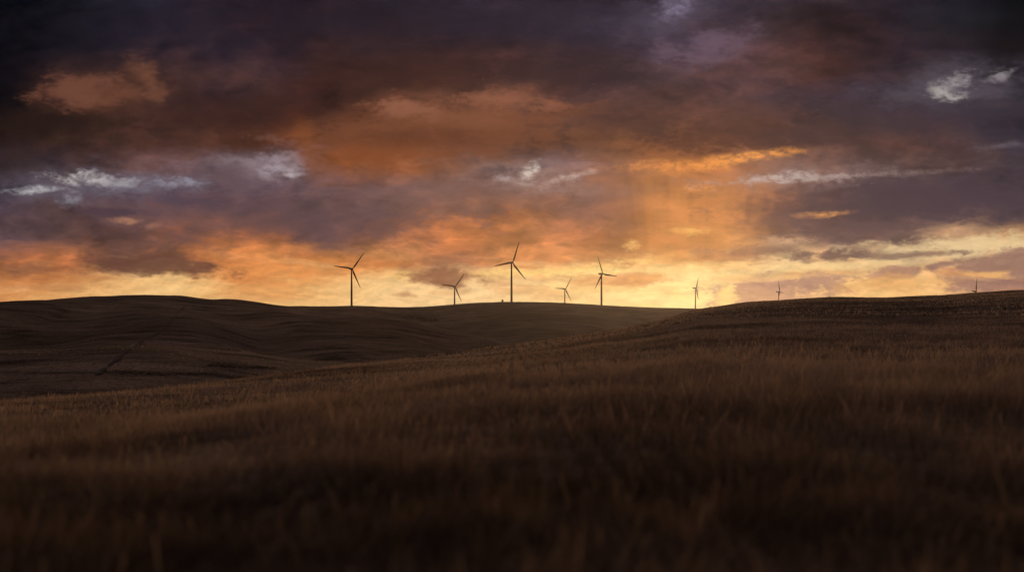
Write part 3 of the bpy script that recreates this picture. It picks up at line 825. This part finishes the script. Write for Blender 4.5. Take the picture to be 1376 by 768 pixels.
    back = t.rng(t.math('ABSOLUTE', az), 0.75, 1.5, typ='SMOOTHSTEP')
    dome = t.mix(t.rng(f1, 0.3, 0.7), (0.085, 0.068, 0.076, 1), (0.16, 0.125, 0.128, 1))
    col = t.mix(t.math('MAXIMUM', over, back), col, dome)
    # clear air low over the horizon
    sky = t.new('ShaderNodeTexSky', sky_type='NISHITA'); sky.sun_disc = False
    az_s = math.atan((SUN_PX - 688) / F); el_s = math.atan((YH - SUN_ROW) / F)
    sky.sun_elevation = el_s; sky.sun_rotation = az_s
    sky.air_density = 1.0; sky.dust_density = 2.0
    clear = t.rng(py, 3.3, 3.9, 0.08, 1.0)
    bg1 = t.new('ShaderNodeBackground'); t.put(bg1.inputs[0], col); bg1.inputs[1].default_value = 1.0
    bg2 = t.new('ShaderNodeBackground'); t.put(bg2.inputs[0], t.mix(1.0, sky.outputs[0], clear, 'MULTIPLY')); bg2.inputs[1].default_value = 0.0012
    ad = t.new('ShaderNodeAddShader'); t.l.new(bg1.outputs[0], ad.inputs[0]); t.l.new(bg2.outputs[0], ad.inputs[1])
    t.l.new(ad.outputs[0], out.inputs[0])
    w.cycles.sampling_method = 'MANUAL'; w.cycles.sample_map_resolution = 512
    # the sun, veiled by the cloud bank on the horizon
    L = bpy.data.lights.new('sun', 'SUN'); L.energy = 1.1; L.angle = math.radians(2.5); L.color = (1.0, 0.65, 0.36)
    o = bpy.data.objects.new('sun', L); C.objects.link(o)
    dirv = Vector((math.sin(az_s) * math.cos(el_s), math.cos(az_s) * math.cos(el_s), math.sin(el_s)))
    o.rotation_euler = dirv.to_track_quat('Z', 'Y').to_euler()
    o.location = dirv * 100

# ------------------------------------------------------------------ build
build_world()
build_ground(M_ground)
build_track()
build_shade_clumps()
build_grass()
for a in TURB: wind_turbine(*a)
build_hut()

def build_haze():
    m, t, out = new_mat('evening_haze')
    v = t.new('ShaderNodeVolumePrincipled')
    v.inputs['Color'].default_value = (0.96, 0.84, 0.7, 1); v.inputs['Density'].default_value = 0.000016
    v.inputs['Anisotropy'].default_value = 0.8
    t.l.new(v.outputs[0], out.inputs['Volume'])
    zmin = min(c.co.z for c in bpy.data.objects['ground'].data.vertices) - 1.0
    a, b = 6100.0, 165.0
    vs = [(x, y, z) for z in (zmin, b) for x, y in ((-a, -a), (a, -a), (a, a), (-a, a))]
    o = mesh_obj('haze', vs, [(3, 2, 1, 0), (4, 5, 6, 7), (0, 1, 5, 4), (1, 2, 6, 5), (2, 3, 7, 6), (3, 0, 4, 7)], m, None, False)
    tag(o, 'thin warm evening haze over the hills', 'haze', kind='stuff')
build_haze()

cam = bpy.data.cameras.new('camera'); co = bpy.data.objects.new('camera', cam); C.objects.link(co)
co.location = (0, 0, 0); co.rotation_euler = (math.radians(90), 0, 0)
cam.lens = LENS; cam.sensor_width = 36; cam.sensor_fit = 'HORIZONTAL'
cam.shift_y = (YH - H / 2) / W
cam.clip_start = 0.05; cam.clip_end = 30000
cam.dof.use_dof = True; cam.dof.focus_distance = 2000; cam.dof.aperture_fstop = 0.55; cam.dof.aperture_blades = 0
S.camera = co
S.view_settings.view_transform = 'Standard'; S.view_settings.look = 'None'
S.view_settings.exposure = 0; S.view_settings.gamma = 1
S.render.resolution_x = 1024; S.render.resolution_y = 571
S.cycles.max_bounces = 5; S.cycles.diffuse_bounces = 3; S.cycles.transparent_max_bounces = 4
